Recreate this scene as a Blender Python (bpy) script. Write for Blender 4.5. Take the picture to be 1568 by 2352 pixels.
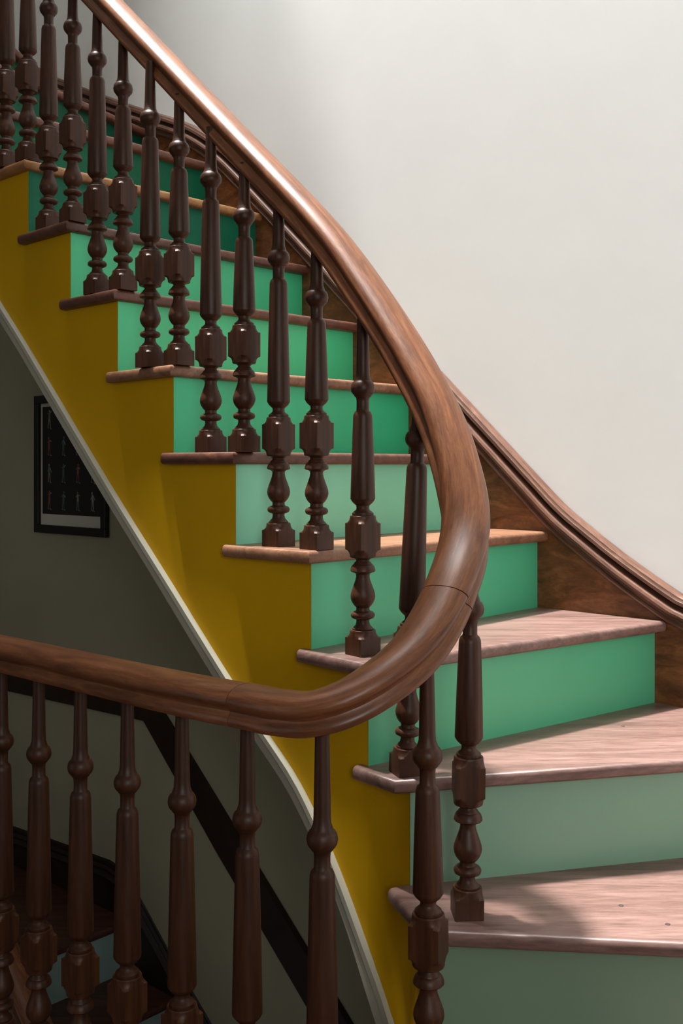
import bpy, bmesh, math, random
from mathutils import Vector, Matrix
random.seed(7)
for o in list(bpy.data.objects): bpy.data.objects.remove(o)
S = bpy.context.scene
COL = S.collection
R = math.radians

# ------------------------------------------------------------------ camera, light, exposure
EYE = 1.053                      # landing floor is z = 0
cam = bpy.data.cameras.new('camera'); cam.sensor_fit = 'VERTICAL'
cam.sensor_height = 36.0; cam.sensor_width = 24.0
cam.lens = 2400 / 2352 * 36.0
cam.shift_y = -(1176 - 1070) / 2352
cam.clip_start = 0.02
camo = bpy.data.objects.new('camera', cam); COL.objects.link(camo)
camo.location = (0, 0, EYE); camo.rotation_euler = (R(90), 0, 0)
S.camera = camo

S.view_settings.view_transform = 'Standard'
S.view_settings.look = 'None'
S.view_settings.gamma = 1.0
S.view_settings.use_curve_mapping = False
S.view_settings.exposure = 0.0

# flight frame: U runs up the flight along the wall, N points from the well to the wall
O2 = Vector((0.46, 2.462)); U = Vector((-0.743, 0.669)); N = Vector((0.669, 0.743))
def fl(a, b=0.0): return O2 + U * a + N * b
CEIL = 6.00
SKY_A = (0.10, 1.75); SKY_B = (-1.40, -0.02)      # skylight opening in the ceiling

world = bpy.data.worlds.new('world'); S.world = world; world.use_nodes = True
bg = world.node_tree.nodes['Background']
bg.inputs[0].default_value = (0.9, 0.95, 1.0, 1); bg.inputs[1].default_value = 0.6

sun = bpy.data.lights.new('sun', 'SUN'); sun.energy = 10.0; sun.angle = R(3.5); sun.color = (1.0, 0.97, 0.935)
suno = bpy.data.objects.new('sun', sun); COL.objects.link(suno)
suno.rotation_euler = Vector((0.0404, -0.0203, -0.18)).to_track_quat('-Z', 'Y').to_euler()
suno.location = (-1.5, 2.5, 6)

sky = bpy.data.lights.new('skylight_daylight', 'AREA'); sky.shape = 'RECTANGLE'
sky.size = SKY_A[1] - SKY_A[0]; sky.size_y = SKY_B[1] - SKY_B[0]; sky.energy = 285; sky.color = (0.95, 0.98, 1.0)
skyo = bpy.data.objects.new('skylight_daylight', sky); COL.objects.link(skyo)
# unseen window added behind the camera, as fill light from the front
WX = (.10, .86); WZ = (.85, 2.15); WY = -1.32
fill = bpy.data.lights.new('added_front_fill', 'AREA'); fill.shape = 'RECTANGLE'
fill.size = WX[1] - WX[0]; fill.size_y = WZ[1] - WZ[0]; fill.energy = 30; fill.color = (1.0, 0.985, 0.95)
fillo = bpy.data.objects.new('added_front_fill', fill); COL.objects.link(fillo)
fillo.location = ((WX[0] + WX[1]) / 2, WY - .10, (WZ[0] + WZ[1]) / 2); fillo.rotation_euler = (R(90), 0, 0)
c = fl((SKY_A[0] + SKY_A[1]) / 2, (SKY_B[0] + SKY_B[1]) / 2)
skyo.location = (c.x, c.y, CEIL + 0.05); skyo.rotation_euler = (0, 0, R(138))

# ------------------------------------------------------------------ materials
def nt(name):
    m = bpy.data.materials.new(name); m.use_nodes = True
    t = m.node_tree; return m, t, t.nodes['Principled BSDF']
def setin(b, **k):
    for n, v in k.items():
        n = n.replace('_', ' ')
        if n in b.inputs: b.inputs[n].default_value = v
def lnk(t, a, b): t.links.new(a, b)
def ramp(t, pts):
    r = t.nodes.new('ShaderNodeValToRGB'); e = r.color_ramp.elements
    while len(e) < len(pts): e.new(0.5)
    for x, (p, c) in zip(e, pts): x.position = p; x.color = (*c, 1)
    return r
def coords(t, kind='Object', scale=(1, 1, 1), rot=(0, 0, 0)):
    tc = t.nodes.new('ShaderNodeTexCoord'); mp = t.nodes.new('ShaderNodeMapping')
    mp.inputs['Scale'].default_value = scale; mp.inputs['Rotation'].default_value = rot
    lnk(t, tc.outputs[kind], mp.inputs[0]); return mp.outputs[0]
def noise(t, vec, scale, detail=6, rough=.6, dist=0.0):
    n = t.nodes.new('ShaderNodeTexNoise'); lnk(t, vec, n.inputs['Vector'])
    n.inputs['Scale'].default_value = scale; n.inputs['Detail'].default_value = detail
    n.inputs['Roughness'].default_value = rough; n.inputs['Distortion'].default_value = dist
    return n.outputs['Fac']
def bump(t, b, h, st, d=.002):
    n = t.nodes.new('ShaderNodeBump'); n.inputs['Strength'].default_value = st; n.inputs['Distance'].default_value = d
    lnk(t, h, n.inputs['Height']); lnk(t, n.outputs[0], b.inputs['Normal'])
def mixc(t, fac, a, b, mode='MIX'):
    m = t.nodes.new('ShaderNodeMix'); m.data_type = 'RGBA'; m.blend_type = mode
    if isinstance(fac, float): m.inputs[0].default_value = fac
    else: lnk(t, fac, m.inputs[0])
    for s, v in ((6, a), (7, b)):
        if isinstance(v, tuple): m.inputs[s].default_value = (*v, 1)
        else: lnk(t, v, m.inputs[s])
    return m.outputs[2]

def wood(name, dark, mid, light, kind='Object', scale=(1, 1, 1), rot=(0, 0, 0), rough=.35, coat=0.0, grain=1.0, bumpst=.15, spec=.5):
    m, t, b = nt(name)
    v = coords(t, kind, scale, rot)
    big = noise(t, v, 3.0 * grain, 5, .6, 1.2)
    fine = noise(t, v, 22.0 * grain, 8, .7, .4)
    rp = ramp(t, [(.25, dark), (.5, mid), (.75, light)]); lnk(t, big, rp.inputs[0])
    fr = ramp(t, [(.3, (.55, .52, .5)), (.65, (1.1, 1.1, 1.1))]); lnk(t, fine, fr.inputs[0])
    col = mixc(t, .8, rp.outputs[0], fr.outputs[0], 'MULTIPLY')
    lnk(t, col, b.inputs['Base Color'])
    rr = t.nodes.new('ShaderNodeMapRange'); rr.inputs[3].default_value = rough - .08; rr.inputs[4].default_value = rough + .14
    lnk(t, fine, rr.inputs[0]); lnk(t, rr.outputs[0], b.inputs['Roughness'])
    setin(b, Coat_Weight=coat, Coat_Roughness=.25, Specular_IOR_Level=spec)
    bump(t, b, fine, bumpst, .001)
    return m
def paint(name, col, rough=.4, var=.05, bs=.12, sc=40, spec=.5):
    m, t, b = nt(name)
    v = coords(t, 'Object')
    n1 = noise(t, v, 3, 4); n2 = noise(t, v, sc, 5, .6)
    lo = tuple(c * (1 - var) for c in col); hi = tuple(min(1, c * (1 + var)) for c in col)
    rp = ramp(t, [(.3, lo), (.7, hi)]); lnk(t, n1, rp.inputs[0]); lnk(t, rp.outputs[0], b.inputs['Base Color'])
    setin(b, Roughness=rough, Specular_IOR_Level=spec); bump(t, b, n2, bs, .001)
    return m

M = {}
M['baluster'] = wood('dark_turned_wood', (.028, .0100, .0045), (.062, .0215, .0090), (.110, .041, .016), scale=(7, 7, .55), rough=.40, grain=1.2, spec=.32)
M['rail'] = wood('handrail_wood', (.085, .028, .011), (.18, .064, .025), (.29, .115, .047), kind='UV', scale=(1, 1, 1), rough=.34, coat=.12, spec=.4, grain=1.0, bumpst=.1)
M['tread'] = wood('tread_wood', (.125, .070, .059), (.215, .127, .107), (.295, .184, .158), scale=(1.0, 9, 9), rot=(0, 0, R(-25)), rough=.33, grain=.9)
M['tread45'] = wood('tread_wood_flight', (.07, .026, .017), (.125, .048, .030), (.19, .08, .048), scale=(1.0, 9, 9), rot=(0, 0, R(-48)), rough=.36, grain=.9)
M['tread_tan'] = wood('tread_wood_tan', (.24, .10, .035), (.36, .165, .055), (.46, .23, .085), scale=(1.0, 9, 9), rot=(0, 0, R(-48)), rough=.38, grain=.9)
M['tread_warm'] = wood('tread_wood_warm', (.17, .075, .040), (.27, .128, .070), (.36, .19, .11), scale=(1.0, 9, 9), rot=(0, 0, R(-48)), rough=.38, grain=.9)
M['skirt'] = wood('skirting_wood', (.055, .017, .006), (.165, .056, .016), (.28, .11, .040), scale=(1.5, 1.5, 4), rough=.42, grain=2.2)
M['mould'] = wood('moulding_wood', (.085, .038, .024), (.165, .078, .050), (.27, .145, .10), kind='UV', scale=(1, 1, 1), rough=.38, grain=1.2, bumpst=.3)
M['dado'] = wood('dado_wood', (.012, .006, .004), (.022, .010, .007), (.035, .016, .010), rough=.4)
M['yellow'] = paint('yellow_paint', (.575, .325, .001), rough=.6, var=.06, spec=.15)
M['edge'] = paint('pale_edge_paint', (.40, .39, .315), rough=.7, var=.08)
M['black'] = paint('black_frame_paint', (.008, .008, .008), rough=.35)
M['mat'] = paint('mat_board', (.62, .62, .52), rough=.8)
M['print'] = paint('print_black', (.012, .012, .011), rough=.7)
M['floor'] = wood('landing_boards', (.10, .04, .022), (.17, .07, .04), (.25, .11, .06), scale=(1, 8, 8), rough=.4)
M['plug'] = paint('screw_metal', (.07, .05, .045), rough=.6, spec=.2)
M['ceil'] = paint('ceiling_paint', (.75, .74, .70), rough=.8)

def wall_mat():
    m, t, b = nt('white_plaster')
    v = coords(t, 'Object')
    n1 = noise(t, v, 1.6, 4, .55, .6); n2 = noise(t, v, 55, 6, .65); n3 = noise(t, v, 7, 4, .6)
    rp = ramp(t, [(.35, (.83, .83, .81)), (.7, (.87, .87, .855))]); lnk(t, n1, rp.inputs[0]); lnk(t, rp.outputs[0], b.inputs['Base Color'])
    setin(b, Roughness=.75, Specular_IOR_Level=.25)
    ad = t.nodes.new('ShaderNodeMath'); ad.operation = 'MULTIPLY_ADD'; ad.inputs[1].default_value = 5.0
    lnk(t, n3, ad.inputs[0]); lnk(t, n2, ad.inputs[2])
    bump(t, b, ad.outputs[0], .08, .0008)
    return m
M['wall'] = wall_mat()
M['hall'] = paint('hall_paint', (.24, .235, .20), rough=.8)

# ------------------------------------------------------------------ helpers
def link(name, me, mat=None, parent=None):
    o = bpy.data.objects.new(name, me); COL.objects.link(o)
    if mat is not None and me is not None and not me.materials: me.materials.append(mat)
    if parent: o.parent = parent
    return o
def empty(name, loc, label, cat, group=None):
    o = bpy.data.objects.new(name, None); COL.objects.link(o); o.location = loc
    o['label'] = label; o['category'] = cat; o.empty_display_size = .05
    if group: o['group'] = group
    bpy.context.view_layer.update()
    return o
def put(o, parent):
    """parent an object modelled in world space to a thing whose Empty sits elsewhere"""
    o.parent = parent; o.matrix_parent_inverse = parent.matrix_world.inverted() if parent.parent is None else Matrix.Identity(4)
    return o
def structure(o): o['kind'] = 'structure'; return o
def mesh(name, verts, faces, smooth=False):
    me = bpy.data.meshes.new(name); me.from_pydata([tuple(v) for v in verts], [], faces); me.validate()
    bm = bmesh.new(); bm.from_mesh(me); bmesh.ops.recalc_face_normals(bm, faces=bm.faces); bm.to_mesh(me); bm.free()
    if smooth: me.polygons.foreach_set('use_smooth', [True] * len(me.polygons))
    return me
def smooth_by_angle(me, ang=35):
    me.polygons.foreach_set('use_smooth', [True] * len(me.polygons))
    bm = bmesh.new(); bm.from_mesh(me)
    for e in bm.edges:
        if len(e.link_faces) == 2 and e.calc_face_angle(0) > R(ang): e.smooth = False
    bm.to_mesh(me); bm.free()
def catmull(P, n=8):
    P = [Vector(p) for p in P]; out = []
    for i in range(len(P) - 1):
        p0 = P[i - 1] if i else 2 * P[0] - P[1]; p1 = P[i]; p2 = P[i + 1]
        p3 = P[i + 2] if i + 2 < len(P) else 2 * P[-1] - P[-2]
        for k in range(n):
            s = k / n
            out.append(.5 * (2 * p1 + (p2 - p0) * s + (2 * p0 - 5 * p1 + 4 * p2 - p3) * s * s + (3 * p1 - p0 - 3 * p2 + p3) * s ** 3))
    out.append(P[-1]); return out
def interp(tab, x):
    if x <= tab[0][0]: return tab[0][1] + (x - tab[0][0]) * (tab[1][1] - tab[0][1]) / (tab[1][0] - tab[0][0])
    for (x0, y0), (x1, y1) in zip(tab, tab[1:]):
        if x <= x1: return y0 + (y1 - y0) * (x - x0) / (x1 - x0)
    (x0, y0), (x1, y1) = tab[-2:]
    return y1 + (x - x1) * (y1 - y0) / (x1 - x0)
def sweep(name, path, prof, closed=True, ang=40, flip=False):
    """profile (side, up) swept along a 3-D path, side kept horizontal; UV: u along, v around"""
    n = len(path); k = len(prof); V = []; L = [0]
    for i in range(n):
        t = (path[min(i + 1, n - 1)] - path[max(i - 1, 0)]).normalized()
        s = t.cross(Vector((0, 0, 1))).normalized(); u = s.cross(t)
        if flip: s = -s
        for a, b in prof: V.append(path[i] + s * a + u * b)
        if i: L.append(L[-1] + (path[i] - path[i - 1]).length)
    F = []; UVc = []
    per = [0]
    for j in range(k): per.append(per[-1] + (Vector(prof[(j + 1) % k]) - Vector(prof[j])).length)
    for i in range(n - 1):
        for j in range(k if closed else k - 1):
            j2 = (j + 1) % k
            F.append((i * k + j, i * k + j2, (i + 1) * k + j2, (i + 1) * k + j))
            UVc.append(((L[i], per[j]), (L[i], per[j + 1]), (L[i + 1], per[j + 1]), (L[i + 1], per[j])))
    if closed:
        F.append(tuple(range(k))); UVc.append(tuple((0, per[j]) for j in range(k)))
        F.append(tuple((n - 1) * k + j for j in range(k))); UVc.append(tuple((L[-1], per[j]) for j in range(k)))
    me = bpy.data.meshes.new(name); me.from_pydata([tuple(v) for v in V], [], F)
    uv = me.uv_layers.new(name='UVMap')
    for p, cs in zip(me.polygons, UVc):
        for li, (a, b) in zip(p.loop_indices, cs): uv.data[li].uv = (a * 2.2, b * 16)
    bm = bmesh.new(); bm.from_mesh(me); bmesh.ops.recalc_face_normals(bm, faces=bm.faces); bm.to_mesh(me); bm.free()
    smooth_by_angle(me, ang); return me
def prism(name, poly, z0, z1, bev=0.0, bev_edges=None, seg=3):
    """vertical prism over a plan polygon; bev_edges = polygon edge indices whose top and bottom rims are rounded"""
    bm = bmesh.new(); k = len(poly)
    lo = [bm.verts.new((p[0], p[1], z0)) for p in poly]; hi = [bm.verts.new((p[0], p[1], z1)) for p in poly]
    bm.faces.new(hi); bm.faces.new(lo[::-1])
    for i in range(k): bm.faces.new((lo[i], lo[(i + 1) % k], hi[(i + 1) % k], hi[i]))
    bmesh.ops.recalc_face_normals(bm, faces=bm.faces)
    if bev and bev_edges:
        es = []
        for i in bev_edges:
            for ring in (lo, hi):
                e = bm.edges.get((ring[i], ring[(i + 1) % k]))
                if e: es.append(e)
        bmesh.ops.bevel(bm, geom=es, offset=bev, segments=seg, affect='EDGES', profile=.5)
    me = bpy.data.meshes.new(name); bm.to_mesh(me); bm.free(); smooth_by_angle(me, 40); return me
def box(name, sx, sy, sz, bev=0):
    bm = bmesh.new(); bmesh.ops.create_cube(bm, size=1)
    bmesh.ops.scale(bm, vec=(sx, sy, sz), verts=bm.verts)
    if bev: bmesh.ops.bevel(bm, geom=list(bm.edges), offset=bev, segments=2, affect='EDGES', profile=.5)
    me = bpy.data.meshes.new(name); bm.to_mesh(me); bm.free(); return me
def flat_box(name, a0, a1, b0, b1, z0, z1, mat):
    me = prism(name, [fl(a0, b0), fl(a1, b0), fl(a1, b1), fl(a0, b1)], z0, z1)
    return structure(link(name, me, mat))

# ------------------------------------------------------------------ the room shell
def arc_wall_path():
    P = [fl(3.0, .014), fl(-.47, .014)]
    c0 = P[1]; ctr = c0 - N * .62; a0 = math.atan2(N.y, N.x)
    for i in range(1, 17):
        a = a0 * (1 - i / 16); P.append(ctr + Vector((math.cos(a), math.sin(a))) * .62)
    P.append(Vector((P[-1].x, -1.3)))
    return P
WP = arc_wall_path()
def wall_from(name, P, z0, z1, th):
    V = []; F = []; n = len(P)
    for i, p in enumerate(P):
        t = (P[min(i + 1, n - 1)] - P[max(i - 1, 0)]).normalized(); nn = Vector((-t.y, t.x))
        q = p + nn * th
        V += [(p.x, p.y, z0), (p.x, p.y, z1), (q.x, q.y, z1), (q.x, q.y, z0)]
    for i in range(n - 1):
        for j in range(4): F.append((i * 4 + j, i * 4 + (j + 1) % 4, i * 4 + 4 + (j + 1) % 4, i * 4 + 4 + j))
    F += [(0, 1, 2, 3), tuple((n - 1) * 4 + j for j in range(4))]
    me = mesh(name, V, F); smooth_by_angle(me, 30); return me
structure(link('wall_back', wall_from('wall_back', WP, -2.9, CEIL + .1, .15), M['wall']))
flat_box('wall_left', 3.0, 3.15, -4.8, .16, -2.9, CEIL + .1, M['hall'])
XR = WP[-1].x
for x0, x1, z0, z1 in ((-5.6, WX[0], -2.9, CEIL + .1), (WX[1], XR + .15, -2.9, CEIL + .1), (WX[0], WX[1], -2.9, WZ[0]), (WX[0], WX[1], WZ[1], CEIL + .1)):
    structure(link('wall_front', prism('wall_front', [(x0, -1.45), (x1, -1.45), (x1, -1.3), (x0, -1.3)], z0, z1), M['hall']))
V = []; F = []
def addbox(x0, x1, y0, y1, z0, z1):
    k = len(V); V.extend([(x, y, z) for x in (x0, x1) for y in (y0, y1) for z in (z0, z1)])
    F.extend([tuple(k + q for q in f) for f in ((0, 1, 3, 2), (4, 6, 7, 5), (0, 4, 5, 1), (2, 3, 7, 6), (0, 2, 6, 4), (1, 5, 7, 3))])
for x in (WX[0] + .02, (WX[0] + WX[1]) / 2, WX[1] - .02): addbox(x - .02, x + .02, -1.40, -1.36, WZ[0], WZ[1])
for z in (WZ[0] + .02, (WZ[0] + WZ[1]) / 2, WZ[1] - .02): addbox(WX[0], WX[1], -1.40, -1.36, z - .02, z + .02)
structure(link('added_window', mesh('added_window', V, F), M['ceil']))  # unseen window frame, added to go with the front fill lamp
# ceiling with the skylight opening
SKY_E = (0.60, -1.50)                            # opening widened over the turn to let sun onto the low treads
for i, (a0, a1, b0, b1) in enumerate([(-4.2, SKY_A[0], -5.6, .5), (SKY_A[1], 3.2, -5.6, .5), (SKY_A[0], SKY_E[0], -5.6, SKY_E[1]), (SKY_E[0], SKY_A[1], -5.6, SKY_B[0]), (SKY_A[0], SKY_A[1], SKY_B[1], .5)]):
    flat_box('ceiling', a0, a1, b0, b1, CEIL, CEIL + .25, M['ceil'])
# same white plaster; shade below the flight is put into this panel's olive-grey colour
M['lower_wall'] = paint('shade_tinted_plaster', (.385, .37, .255), rough=.8, var=.05, bs=.08)
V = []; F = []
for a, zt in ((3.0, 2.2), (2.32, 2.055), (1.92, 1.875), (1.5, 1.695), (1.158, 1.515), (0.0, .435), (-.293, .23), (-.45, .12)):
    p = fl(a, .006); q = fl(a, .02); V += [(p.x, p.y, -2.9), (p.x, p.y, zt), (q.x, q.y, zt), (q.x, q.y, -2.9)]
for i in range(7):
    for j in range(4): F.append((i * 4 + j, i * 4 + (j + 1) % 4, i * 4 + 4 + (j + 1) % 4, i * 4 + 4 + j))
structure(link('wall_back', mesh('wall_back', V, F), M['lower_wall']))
flat_box('ceiling', 1.26, 3.2, -5.6, .5, 3.40, 3.65, M['ceil'])            # unseen ceiling piece added to darken the wall at the flight's head
# landing slab in front of the well and the floor of the storey below
LAND = [Vector((-.03, 1.435)), Vector((.06, 1.445)), Vector((.16, 1.53)), Vector((XR + .1, 1.60)), Vector((XR + .1, -1.4)), Vector((-5.4, -1.4))]
LAND.append(Vector((-.03, 1.435)) + U * 4.1); LAND[-2] = LAND[-1] - N * 2.9
structure(link('floor', prism('floor', LAND, -.22, 0), M['floor']))
TOPL = [fl(-3.4, -.93), fl(-3.4, -5.0), fl(3.1, -5.0), fl(3.1, .02), fl(2.5, .02), fl(2.5, -.93)]
structure(link('ceiling', prism('ceiling', TOPL, 2.48, 2.70), M['ceil']))      # landing of the storey above, edge set forward to block sun and sky
flat_box('floor', -4.2, 3.2, -5.6, .4, -3.0, -2.9, M['floor'])

# ------------------------------------------------------------------ plan of the stair
H = .18; T = .024
RI = {0: (-.03, 1.435), 1: (.098, 1.482), 2: (.142, 1.585), 3: (.113, 1.727), 4: (.045, 1.787), 5: (-.056, 1.897), 6: (-.206, 2.03),
      7: (-.347, 2.156), 8: (-.494, 2.306), 9: (-.631, 2.433), 10: (-.768, 2.563), 11: (-.905, 2.690), 12: (-1.0, 2.79), 13: (-1.06, 2.87), 14: (-1.11, 2.95)}
RI = {k: Vector(v) for k, v in RI.items()}
def ray_to_wall(p, ang):
    d = Vector((math.cos(R(ang)), math.sin(R(ang)))); best = None
    for a, b in zip(WP, WP[1:]):
        e = b - a; den = d.x * e.y - d.y * e.x
        if abs(den) < 1e-9: continue
        w = a - p; t = (w.x * e.y - w.y * e.x) / den; s = (w.x * d.y - w.y * d.x) / den
        if t > 0 and -1e-6 <= s <= 1.000001 and (best is None or t < best): best = t
    return p + d * best
RO = {}
for n, a in {1: -27, 2: -6, 3: 14, }.items(): RO[n] = ray_to_wall(RI[n], a)
RO[4] = fl(-.293); 
for n in range(5, 12): RO[n] = fl(.193 * (n - 5))
RO[12] = fl(1.50); RO[13] = fl(1.92); RO[14] = fl(2.32)
DIR = {n: (RO[n] - RI[n]).normalized() for n in RO}
FRONT = {n: Vector((DIR[n].y, -DIR[n].x)) for n in RO}
RL = [RI[k] for k in range(15)]
def string_pt(t):
    i = int(min(max(math.floor(t), 0), 13)); s = t - i
    p0 = RL[i - 1] if i else 2 * RL[0] - RL[1]; p1 = RL[i]; p2 = RL[i + 1]; p3 = RL[i + 2] if i + 2 < 15 else 2 * RL[14] - RL[13]
    return .5 * (2 * p1 + (p2 - p0) * s + (2 * p0 - 5 * p1 + 4 * p2 - p3) * s * s + (3 * p1 - p0 - 3 * p2 + p3) * s ** 3)
def string_out(t):                       # unit vector from the string towards the well
    d = (string_pt(min(t + .05, 14)) - string_pt(max(t - .05, 0))).normalized(); return Vector((-d.y, d.x))

stair = empty('staircase', (.30, 1.75, 0), 'winding wooden staircase with green risers and a yellow side climbing along the white wall', 'staircase')
TAN = {10}
for n in range(1, 14):
    f = FRONT[n]; d = DIR[n]
    pi = RI[n] + f * .021 + string_out(n) * .020
    po = RO[n] + f * .030
    poly = []; ni = 0
    ts = [n + k / 8 for k in range(1, 9)]
    inner = [pi] + [string_pt(t) + string_out(t) * .020 for t in ts]
    tip = inner[-1] + (inner[-1] - inner[-2]).normalized() * .016
    if n >= 3: inner = [RI[n] + f * .018 - d * (.032 if n == 3 else .022), tip]
    elif n == 2: inner = [Vector(q) for q in ((.1575, 1.5515), (.141, 1.564), (.121, 1.590), (.105, 1.623), (.093, 1.656), (.082, 1.690))] + [Vector((.076, 1.712))]; tip = inner[-1]
    else: inner.append(tip)
    back_in = tip - string_out(n + 1) * .032
    poly = inner[::-1]                       # tip ... front corner
    ni = len(poly) - 1
    poly += [po]
    poly += [RO[n + 1] - FRONT[n + 1] * .02, back_in]
    ed = list(range(0, ni + 1))
    mat = M['tread_tan'] if n in TAN else (M['tread'] if n <= 4 else (M['tread_warm'] if n in (5, 7) else M['tread45']))
    me = prism('tread', poly, H * n - T, H * n, bev=.0088, bev_edges=ed, seg=4)
    o = link('tread', me, mat); put(o, stair)
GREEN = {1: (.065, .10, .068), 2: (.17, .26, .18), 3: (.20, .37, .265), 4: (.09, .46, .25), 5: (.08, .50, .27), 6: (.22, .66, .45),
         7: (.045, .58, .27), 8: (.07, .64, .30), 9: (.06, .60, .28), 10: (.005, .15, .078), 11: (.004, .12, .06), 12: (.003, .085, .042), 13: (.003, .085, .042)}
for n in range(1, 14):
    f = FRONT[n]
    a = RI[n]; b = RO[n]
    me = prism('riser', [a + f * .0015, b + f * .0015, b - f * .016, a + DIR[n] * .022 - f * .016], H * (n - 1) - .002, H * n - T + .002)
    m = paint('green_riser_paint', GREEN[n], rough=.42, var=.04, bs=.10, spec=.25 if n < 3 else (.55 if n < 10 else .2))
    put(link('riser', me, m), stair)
# yellow string: stepped along the top, raking along the bottom
def soffit(t): return H * t - (.452 + max(0, 5.2 - t) * .028)
V = []; F = []
for n in range(0, 14):
    st = [n + k / 8 for k in range(9)]
    top = H * n - T + .002 if n else -.002
    base = len(V)
    for t in st:
        p = string_pt(t); q = p - string_out(t) * .03; zb = soffit(t)
        V += [(p.x, p.y, zb), (p.x, p.y, top), (q.x, q.y, top), (q.x, q.y, zb)]
    for i in range(8):
        for j in range(4): F.append((base + i * 4 + j, base + i * 4 + (j + 1) % 4, base + i * 4 + 4 + (j + 1) % 4, base + i * 4 + 4 + j))
    F += [(base, base + 1, base + 2, base + 3), tuple(base + 32 + j for j in range(4))]
me = mesh('string', V, F); smooth_by_angle(me, 30)
string = put(link('string', me, M['yellow']), stair)
path = []
for i in range(0, 14 * 8 + 1):
    t = i / 8; p = string_pt(t) + string_out(t) * .0; path.append(Vector((p.x, p.y, soffit(t))))
# side of sweep points right of travel = towards the wall; profile pokes out on the well side (negative)
me = sweep('string_edge', path, [(-.014, .0), (-.014, -.010), (-.010, -.013), (-.010, -.030), (-.004, -.034), (.03, -.034), (.03, .0)], ang=30)
e = link('string_edge', me, M['edge']); e.parent = string
# sloping plaster soffit under the flight
V = []; F = []
for i in range(0, 14 * 4 + 1):
    t = i / 4; p = string_pt(t) - string_out(t) * .02; z = soffit(t) - .02
    n = min(max(t, 1), 14); k = int(min(math.floor(n), 13)); q = RO[k] + (RO[k + 1] - RO[k]) * (n - k)
    V += [(p.x, p.y, z), (q.x, q.y, z), (q.x, q.y, z + .02), (p.x, p.y, z + .02)]
for i in range(14 * 4):
    for j in range(4): F.append((i * 4 + j, i * 4 + (j + 1) % 4, i * 4 + 4 + (j + 1) % 4, i * 4 + 4 + j))
put(link('soffit', mesh('soffit', V, F), M['wall']), stair)

# wall skirting with its moulding
MLOW = [(-.80, -.56), (-.60, -.465), (-.45, -.395), (-.358, -.347), (-.312, -.327), (-.194, -.257), (-.095, -.19), (-.031, -.143), (.033, -.085), (.148, .022), (.35, .21), (.563, .405), (.752, .58), (.893, .708),
        (1.037, .838), (1.146, .930), (1.25, 1.0), (1.353, 1.052), (1.50, 1.113), (1.651, 1.178), (1.85, 1.268), (2.0, 1.336), (2.2, 1.43), (2.5, 1.57)]
def wall_run(P, cut=-.47):
    """plan point on the wall face at run a (a < cut follows the curved end)"""
    def at(a):
        if a >= cut: return fl(a), N
        ang = math.atan2(N.y, N.x) - (cut - a) / .606
        ctr = fl(cut) - N * .606
        v = Vector((math.cos(ang), math.sin(ang))); return ctr + v * .606, v
    return at
AT = wall_run(WP)
ml = catmull([Vector((a, z, 0)) for a, z in MLOW], 6)
path = []
for p in ml:
    q, v = AT(p.x); path.append(Vector((q.x, q.y, p.y + EYE)))
V = []; F = []
for p, m_ in zip(ml, path):
    q, v = AT(p.x); w = q + v * .012
    zb = m_.z - .42
    V += [(q.x, q.y, zb), (q.x, q.y, m_.z + .03), (w.x, w.y, m_.z + .03), (w.x, w.y, zb)]
for i in range(len(path) - 1):
    for j in range(4): F.append((i * 4 + j, i * 4 + (j + 1) % 4, i * 4 + 4 + (j + 1) % 4, i * 4 + 4 + j))
me = mesh('skirting_board', V, F); smooth_by_angle(me, 30)
skirt = put(link('skirting_board', me, M['skirt']), stair)
# wall side is to the right of the up-flight direction: side>0 goes into the wall
prof = [(.012, 0), (-.010, 0), (-.012, .004), (-.008, .0065), (-.004, .0085), (-.004, .012), (-.010, .0145), (-.0165, .019), (-.018, .0245), (-.0155, .030), (-.010, .0335),
        (.004, .0345), (.007, .0385), (.002, .0425), (-.006, .0437), (-.013, .0455), (-.013, .0525), (-.010, .056), (-.009, .0605), (-.002, .065), (.012, .066)]
e = link('moulding', sweep('moulding', path, prof, ang=32), M['mould']); e.parent = skirt

# ------------------------------------------------------------------ handrail
RP = [(-.045 - .743 * k, 1.93 + .669 * k, .443 + .92 * k) for k in (2.2, 1.8, 1.4, 1.0, .7, .4, .2, 0)]
RP += [(.04, 1.845, .315), (.122, 1.745, .165), (.172, 1.672, .04), (.19, 1.60, -.09), (.158, 1.52, -.18), (.105, 1.458, -.255), (.036, 1.422, -.305), (-.03, 1.416, -.333), (-.082, 1.447, -.34), (-.134, 1.487, -.34)]
RP += [(-.239, 1.567, -.34), (-.436, 1.742, -.34), (-.62, 1.905, -.34), (-.85, 2.11, -.34), (-1.05, 2.29, -.34)]
RP = [Vector((x, y, z + EYE)) for x, y, z in RP]
RPATH = catmull(RP, 14)
HALF0 = [(0, .0265), (.010, .0258), (.0185, .0232), (.0255, .0178), (.0292, .0112), (.0296, .0062), (.0275, .0020), (.0238, -.0012), (.0222, -.0050), (.0232, -.0088), (.0252, -.0115), (.0268, -.0150), (.0267, -.0195), (.0248, -.0235), (.0205, -.0255), (0, -.0258)]
HALF = [(x * 1.26, y * 1.10) for x, y in HALF0]
PROF = HALF + [(-x, y) for x, y in HALF[-2:0:-1]]
s1 = min(range(len(RPATH)), key=lambda i: (RPATH[i] - Vector((.150, 1.508, -.193 + EYE))).length)
s2 = min(range(len(RPATH)), key=lambda i: (RPATH[i] - Vector((-.137, 1.49, -.34 + EYE))).length)
bal = empty('balustrade', (.12, 1.47, 0), 'curved dark wooden balustrade of turned balusters sweeping round the stairwell and along the landing', 'balustrade')
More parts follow.
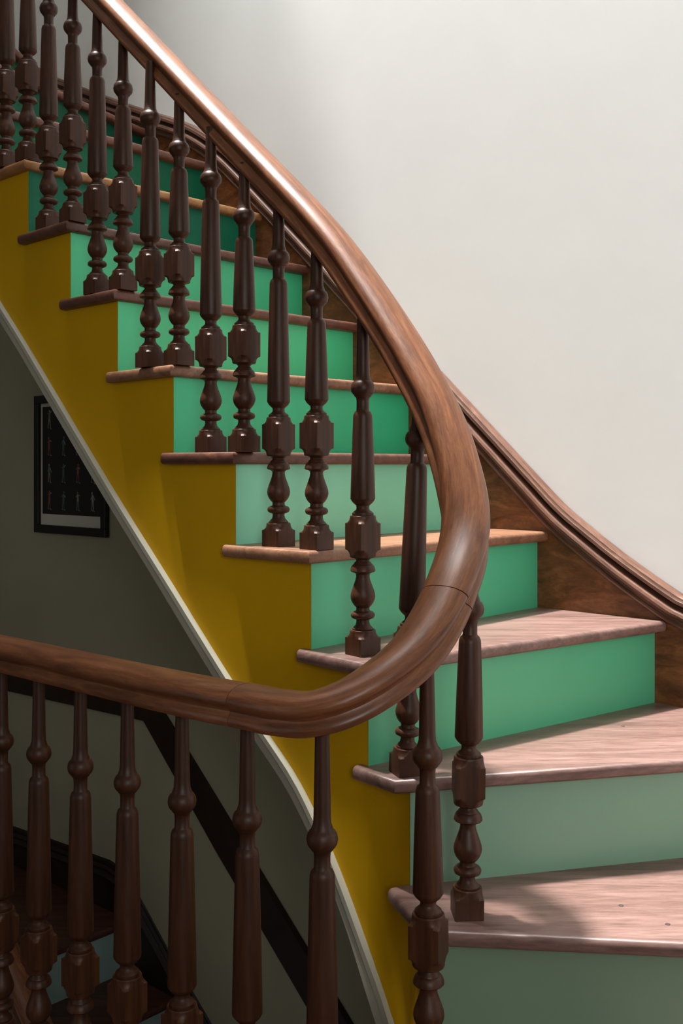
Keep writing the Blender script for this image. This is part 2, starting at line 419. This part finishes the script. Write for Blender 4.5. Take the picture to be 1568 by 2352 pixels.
for a, b in ((0, s1), (s1, s2), (s2, len(RPATH) - 1)):
    p = [v.copy() for v in RPATH[a:b + 1]]
    if a: p[0] += (p[1] - p[0]).normalized() * .0007
    if b < len(RPATH) - 1: p[-1] += (p[-2] - p[-1]).normalized() * .0007
    put(link('handrail', sweep('handrail', p, PROF, ang=38), M['rail']), bal)
def rail_z(x, y): return min(RPATH, key=lambda v: (v.x - x) ** 2 + (v.y - y) ** 2)

# ------------------------------------------------------------------ balusters
def lathe(name, prof, seg=28):
    V = []; F = []; k = len(prof)
    for r, z in prof:
        for i in range(seg):
            a = 2 * math.pi * i / seg; V.append((r * math.cos(a), r * math.sin(a), z))
    for j in range(k - 1):
        for i in range(seg):
            i2 = (i + 1) % seg; F.append((j * seg + i, j * seg + i2, (j + 1) * seg + i2, (j + 1) * seg + i))
    F.append(tuple(range(seg))); F.append(tuple((k - 1) * seg + i for i in range(seg)))
    me = mesh(name, V, F); smooth_by_angle(me, 42); return me
def notched_block(name, s, z0, z1, notch_bottom, notch_top, cut=.0125):
    """square block whose four corners are coved in at its turned ends"""
    h = s / 2; lv = []
    r_in = h * 1.02                                  # turned radius that cuts the corners away
    def ring(z, r):                                  # square clipped by a circle of radius r
        out = []
        for q in range(4):
            a0 = q * math.pi / 2 - math.pi / 4
            for k in range(8):
                a = a0 + k / 8 * math.pi / 2
                c = max(abs(math.cos(a)), abs(math.sin(a))); rr = min(h / c, r)
                out.append((rr * math.cos(a), rr * math.sin(a), z))
        return out
    full = h * 1.42
    if notch_bottom:
        lv.append(ring(z0, h * .98))
        for k in range(6):
            q = k / 5; lv.append(ring(z0 + .0015 + cut * q, h * 1.03 + (full - h * 1.03) * (1 - math.sqrt(max(0, 1 - q * q)))))
    else: lv.append(ring(z0, full))
    if notch_top:
        for k in range(6):
            q = 1 - k / 5; lv.append(ring(z1 - .0015 - cut * q, h * 1.03 + (full - h * 1.03) * (1 - math.sqrt(max(0, 1 - q * q)))))
        lv.append(ring(z1, h * .98))
    else: lv.append(ring(z1, full))
    V = [v for r in lv for v in r]; F = []; k = 32
    for j in range(len(lv) - 1):
        for i in range(k):
            i2 = (i + 1) % k; F.append((j * k + i, j * k + i2, (j + 1) * k + i2, (j + 1) * k + i))
    F.append(tuple(range(k))); F.append(tuple((len(lv) - 1) * k + i for i in range(k)))
    me = mesh(name, V, F); smooth_by_angle(me, 28); return me
BS = .0445
ME_BASE = notched_block('base_block', BS, 0, .0445, False, True)
ME_MID = notched_block('square_block', BS, .1715, .2455, True, True)
LOWER = [(.0185, .044), (.0190, .0465), (.0165, .049), (.0128, .053), (.0115, .058), (.0116, .0622), (.0160, .0635), (.0200, .0655), (.0214, .0690), (.0210, .0725), (.0185, .0755), (.0125, .0775), (.0117, .080), (.0118, .0835),
         (.0155, .0870), (.0190, .0920), (.0212, .0975), (.0220, .1030), (.0212, .1090), (.0190, .1160), (.0160, .1240), (.0132, .1320), (.0119, .1385), (.0124, .1425), (.0160, .1450), (.0208, .1462), (.0222, .1480), (.0218, .1510),
         (.0200, .1560), (.0172, .1595), (.0160, .1600), (.0150, .1625), (.0122, .1650), (.0118, .1672), (.0150, .1700), (.0185, .1725)]
MIDP = [(.0185, .2445), (.0192, .2475), (.0190, .2500), (.0160, .2525), (.0122, .2555), (.0112, .2590), (.0118, .2630), (.0150, .2655), (.0158, .2665), (.0175, .2680), (.0202, .2715), (.0208, .2735), (.0216, .2738)]
def upper(ball, top):
    """shaft, ring, ball and pin; ball = height of the ball centre"""
    st = ball - .0445
    P = [(.0220, .2755), (.0200, .2755 + (st - .2755) * .45), (.0172, st - .008), (.0168, st - .004), (.0150, st + .001), (.0120, st + .0035), (.0112, st + .005), (.0111, st + .020), (.0118, st + .0262), (.0142, st + .0285), (.0152, st + .0295), (.0158, st + .0315),
         (.0180, st + .0332), (.0205, st + .0375), (.0216, st + .0435), (.0205, st + .0500), (.0180, st + .0545), (.0155, st + .0562), (.0148, st + .0585), (.0138, st + .0610), (.0124, st + .0655), (.0118, st + .075)]
    P.append((.0095, max(top, st + .09))); return P
BAL = []   # (x, y, tread, ball height, block turn in degrees, lean in x at the top)
def add(px_x, px_y, n, ball, rot=48, lean=0.0): BAL.append((px_x, px_y, n, ball, rot, lean))
add(-.845, 2.636, 10, .532); add(-.771, 2.570, 10, .456)
add(-.705, 2.517, 9, .534); add(-.627, 2.439, 9, .457)
add(-.553, 2.367, 8, .534); add(-.483, 2.312, 8, .448)
add(-.4035, 2.205, 7, .527); add(-.3357, 2.161, 7, .449)
add(-.2614, 2.091, 6, .547); add(-.189, 2.03, 6, .458)
add(-.1198, 1.99, 5, .55); add(-.0457, 1.92, 5, .463)
add(.0376, 1.844, 4, .471, 38); add(.108, 1.743, 3, .559, 20, .026); add(.1935, 1.612, 2, .473, 3, .008)
add(.123, 1.467, 1, .467, -24, -.004)
for x, y in [(-.026, 1.409), (-.134, 1.487), (-.239, 1.567), (-.34, 1.660), (-.436, 1.746), (-.529, 1.827), (-.62, 1.907), (-.712, 1.988)]: add(x, y, 0, .551, 50)
for x, y, n, ball, rot, lean in BAL:
    rz = rail_z(x + lean, y); z0 = H * n
    top = rz.z - .012 - z0
    me = lathe('baluster', LOWER + MIDP + upper(ball, top))
    o = link('baluster', me, M['baluster'])
    o.matrix_world = Matrix.Translation((x, y, z0)) @ Matrix.Rotation(math.atan2(lean, .75), 4, 'Y') @ Matrix.Rotation(R(rot), 4, 'Z')
    put(o, bal)
    for nm, mm in (('base_block', ME_BASE), ('square_block', ME_MID)):
        c_ = link(nm, mm, M['baluster']); c_.parent = o

# ------------------------------------------------------------------ the flight of the storey below
low = empty('staircase', (-.9, 3.2, -2.9), 'dark lower staircase with teal risers seen through the well beneath the landing', 'staircase')
LZ = -1.53 + EYE                                      # tread above the topmost visible riser
LA = [1.597, 1.353, 1.12, .90, .69, .49]
teal = paint('teal_riser_paint', (.46, .70, .70), rough=.5)
for i, a in enumerate(LA):
    z = LZ - H * i; a2 = LA[i - 1] if i else 2.35
    p0 = fl(a - .021, -.86); p1 = fl(a - .021, -.001); q1 = fl(a2 + .02, -.001); q0 = fl(a2 + .02, -.86)
    put(link('tread', prism('tread', [p0, p1, q1, q0], z - T, z, .0088, [0], 4), M['tread45']), low)
    put(link('riser', prism('riser', [fl(a, -.84), fl(a, -.001), fl(a + .018, -.001), fl(a + .018, -.84)], z - H - .002, z - T + .002), teal), low)
LS = [(2.9, -1.40), (2.355, -1.381), (2.073, -1.367), (1.70, -1.352), (1.63, -1.362), (1.52, -1.44), (1.369, -1.571), (1.162, -1.73), (.9, -1.95), (.5, -2.28)]
V = []; F = []
for a, z in LS:
    q = fl(a); w = fl(a, .013)
    V += [(q.x, q.y, max(z + EYE - .62, -2.88)), (q.x, q.y, z + EYE - .012), (w.x, w.y, z + EYE), (w.x, w.y, max(z + EYE - .62, -2.88))]
for i in range(len(LS) - 1):
    for j in range(4): F.append((i * 4 + j, i * 4 + (j + 1) % 4, i * 4 + 4 + (j + 1) % 4, i * 4 + 4 + j))
sk = put(link('skirting_board', mesh('skirting_board', V, F), M['dado']), low)
lpath = [Vector((*fl(a), z + EYE - .07)) for a, z in LS[::-1]]
e = link('moulding', sweep('moulding', lpath, [(.01, 0), (-.012, 0), (-.018, .012), (-.012, .022), (-.006, .026), (-.010, .034), (-.004, .045), (.01, .045)], ang=32), M['dado']); e.parent = sk
V = []; F = []
for a, z in [(2.35, -1.53), (1.6, -1.53), (.49, -2.43)]:
    q = fl(a, -.84); w = fl(a, -.81); zz = z + EYE
    V += [(q.x, q.y, max(zz - .30, -2.88)), (q.x, q.y, zz - .03 if a < 2 else zz - .03), (w.x, w.y, zz - .03), (w.x, w.y, max(zz - .30, -2.88))]
for i in range(2):
    for j in range(4): F.append((i * 4 + j, i * 4 + (j + 1) % 4, i * 4 + 4 + (j + 1) % 4, i * 4 + 4 + j))
# dado rail on the wall of the lower flight
DL = [(3.0, -.885), (2.39, -.867), (1.489, -.842), (1.131, -1.18), (.938, -1.352), (.699, -1.565), (.3, -1.92)]
V = []; F = []
for a, z in DL:
    q = fl(a, -.012); w = fl(a, .013); zz = z + EYE
    hgt = .105 if a > 1.6 else (.125 if a > 1.4 else .15)
    V += [(q.x, q.y, zz), (q.x, q.y, zz + hgt - .006), (w.x, w.y, zz + hgt), (w.x, w.y, zz)]
for i in range(len(DL) - 1):
    for j in range(4): F.append((i * 4 + j, i * 4 + (j + 1) % 4, i * 4 + 4 + (j + 1) % 4, i * 4 + 4 + j))
F += [(0, 1, 2, 3)]
structure(link('trim_1', mesh('trim_1', V, F), M['dado']))
# handrail of the lower flight
hr = empty('handrail', (-.6, 2.35, -2.9), 'sloping brown handrail of the lower flight glimpsed at the bottom left between the balusters', 'handrail')
lp = [Vector((-.045 - .743 * k, 1.93 + .669 * k, -1.31 + (k - 1.02) * .92 + EYE)) for k in (1.5, 1.2, 1.0, .8, .6, .3, 0)]
put(link('rail', sweep('rail', lp, PROF, ang=38), M['rail']), hr)
for k in (1.35, .75, .45, .15):
    zt = -1.31 + (k - 1.02) * .92 + EYE - .012
    me = lathe('baluster', LOWER + MIDP + upper(.54, .66)); o = link('baluster', me, M['baluster'])
    o.matrix_world = Matrix.Translation((-.045 - .743 * k, 1.93 + .669 * k, zt - .66)) @ Matrix.Rotation(R(48), 4, 'Z'); put(o, hr)
    for nm, mm in (('base_block', ME_BASE), ('square_block', ME_MID)):
        c_ = link(nm, mm, M['baluster']); c_.parent = o

# ------------------------------------------------------------------ framed print on the lower wall
PA = (1.700, 2.150); PZ = (-.247 + EYE, .260 + EYE)
pw = PA[1] - PA[0]; ph = PZ[1] - PZ[0]
pc = fl((PA[0] + PA[1]) / 2, .005)
pic = empty('picture_frame', (pc.x, pc.y, (PZ[0] + PZ[1]) / 2), 'black framed print of small coloured dancing figures hanging on the shaded wall', 'picture')
# local frame: x = down-flight (to the right in the photo), z up, y = into the wall
pic.rotation_euler = (0, 0, math.atan2(-U.y, -U.x)); bpy.context.view_layer.update()
fw = .030
for sx, sz, cx, cz in ((pw, fw, 0, ph / 2 - fw / 2), (pw, fw, 0, -ph / 2 + fw / 2), (fw, ph - 2 * fw, -pw / 2 + fw / 2, 0), (fw, ph - 2 * fw, pw / 2 - fw / 2, 0)):
    o = link('frame_bar', box('frame_bar', sx, .018, sz, .002), M['black'], pic); o.location = (cx, -.009, cz)
o = link('mat', box('mat', pw - 2 * fw, .003, ph - 2 * fw), M['mat'], pic); o.location = (0, -.004, 0)
iw = pw - 2 * fw; ih = ph - 2 * fw
pr_w = iw - .026; pr_h = ih - .052
pr = link('print', box('print', pr_w, .001, pr_h), M['print'], pic); pr.location = (0, -.0062, .014)
FC = [(.12, .19, .15), (.30, .08, .06), (.30, .27, .20), (.05, .15, .10), (.26, .06, .08), (.32, .32, .27), (.24, .11, .04), (.08, .14, .11)]
FM = [paint('print_ink', c, rough=.8) for c in FC]
def figure(i):
    """a small walking figure: head, body, two arms, two legs as flat print"""
    rnd = random.Random(i * 13 + 5); V = []; F = []; mi = []
    def quad(a, b, w0, w1, m):
        a = Vector(a); b = Vector(b); d = (b - a).normalized(); n = Vector((-d.y, d.x)); k = len(V)
        for p, w in ((a, w0), (b, w1)): V.extend([(p + n * w), (p - n * w)])
        F.append((k, k + 1, k + 3, k + 2)); mi.append(m)
    k = len(V); ln = rnd.uniform(-.004, .004)
    for j in range(8): V.append(Vector((ln + .0036 * math.cos(j * math.pi / 4), .0245 + .0040 * math.sin(j * math.pi / 4))))
    F.append(tuple(range(k, k + 8))); mi.append(1)
    quad((ln * .7, .020), (0, .001), .0036, .0055, 0)
    st = rnd.uniform(.004, .009)
    quad((-.002, .001), (-st, -.022), .0022, .0013, 1); quad((.002, .001), (st * rnd.uniform(.5, 1), -.024), .0022, .0013, 1)
    quad((-st, -.022), (-st + .004, -.0235), .0012, .001, 2); quad((st * .8, -.024), (st * .8 + .005, -.0255), .0012, .001, 2)
    up = rnd.uniform(-.012, .012)
    quad((-.002, .018), (-.010, .012 + up * .6), .0016, .001, 0); quad((.002, .018), (.011, .014 + up), .0016, .001, 2)
    me = bpy.data.meshes.new('figure'); me.from_pydata([(v.x, 0, v.y) for v in V], [], F)
    for m in (FM[i * 3 % 8], FM[(i * 5 + 2) % 8], FM[5]): me.materials.append(m)
    for p, m in zip(me.polygons, mi): p.material_index = m
    bm = bmesh.new(); bm.from_mesh(me); r_ = bmesh.ops.extrude_face_region(bm, geom=list(bm.faces))
    bmesh.ops.translate(bm, vec=(0, -.0003, 0), verts=[g for g in r_['geom'] if isinstance(g, bmesh.types.BMVert)])
    bmesh.ops.recalc_face_normals(bm, faces=bm.faces); bm.to_mesh(me); bm.free()
    return me
for i in range(16):
    cx = (-.375 + .25 * (i % 4)) * pr_w; cz = (.375 - .25 * (i // 4)) * pr_h
    me = figure(i); o = bpy.data.objects.new('figure', me); COL.objects.link(o); o.parent = pr
    o.location = (cx, -.0006, cz); s_ = pr_h * .17 / .052; o.scale = (s_ * .95, 1, s_)

# ------------------------------------------------------------------ screw heads let into the lower treads
treads = [o for o in stair.children if o.name.startswith('tread')]
def plug(px, py, n):
    z = H * n; Y = 2400 * (EYE - z) / (py - 1070); X = (px - 784) * Y / 2400
    t = treads[n - 1]
    bm = bmesh.new(); bmesh.ops.create_cone(bm, cap_ends=True, segments=16, radius1=.0042, radius2=.0036, depth=.0012)
    me = bpy.data.meshes.new('screw_head'); bm.to_mesh(me); bm.free()
    o = link('screw_head', me, M['plug']); o.location = (X, Y, z + .0003); o.parent = t
plug(1426, 2080, 2); plug(1533, 2123, 2); plug(1430, 1668, 3)
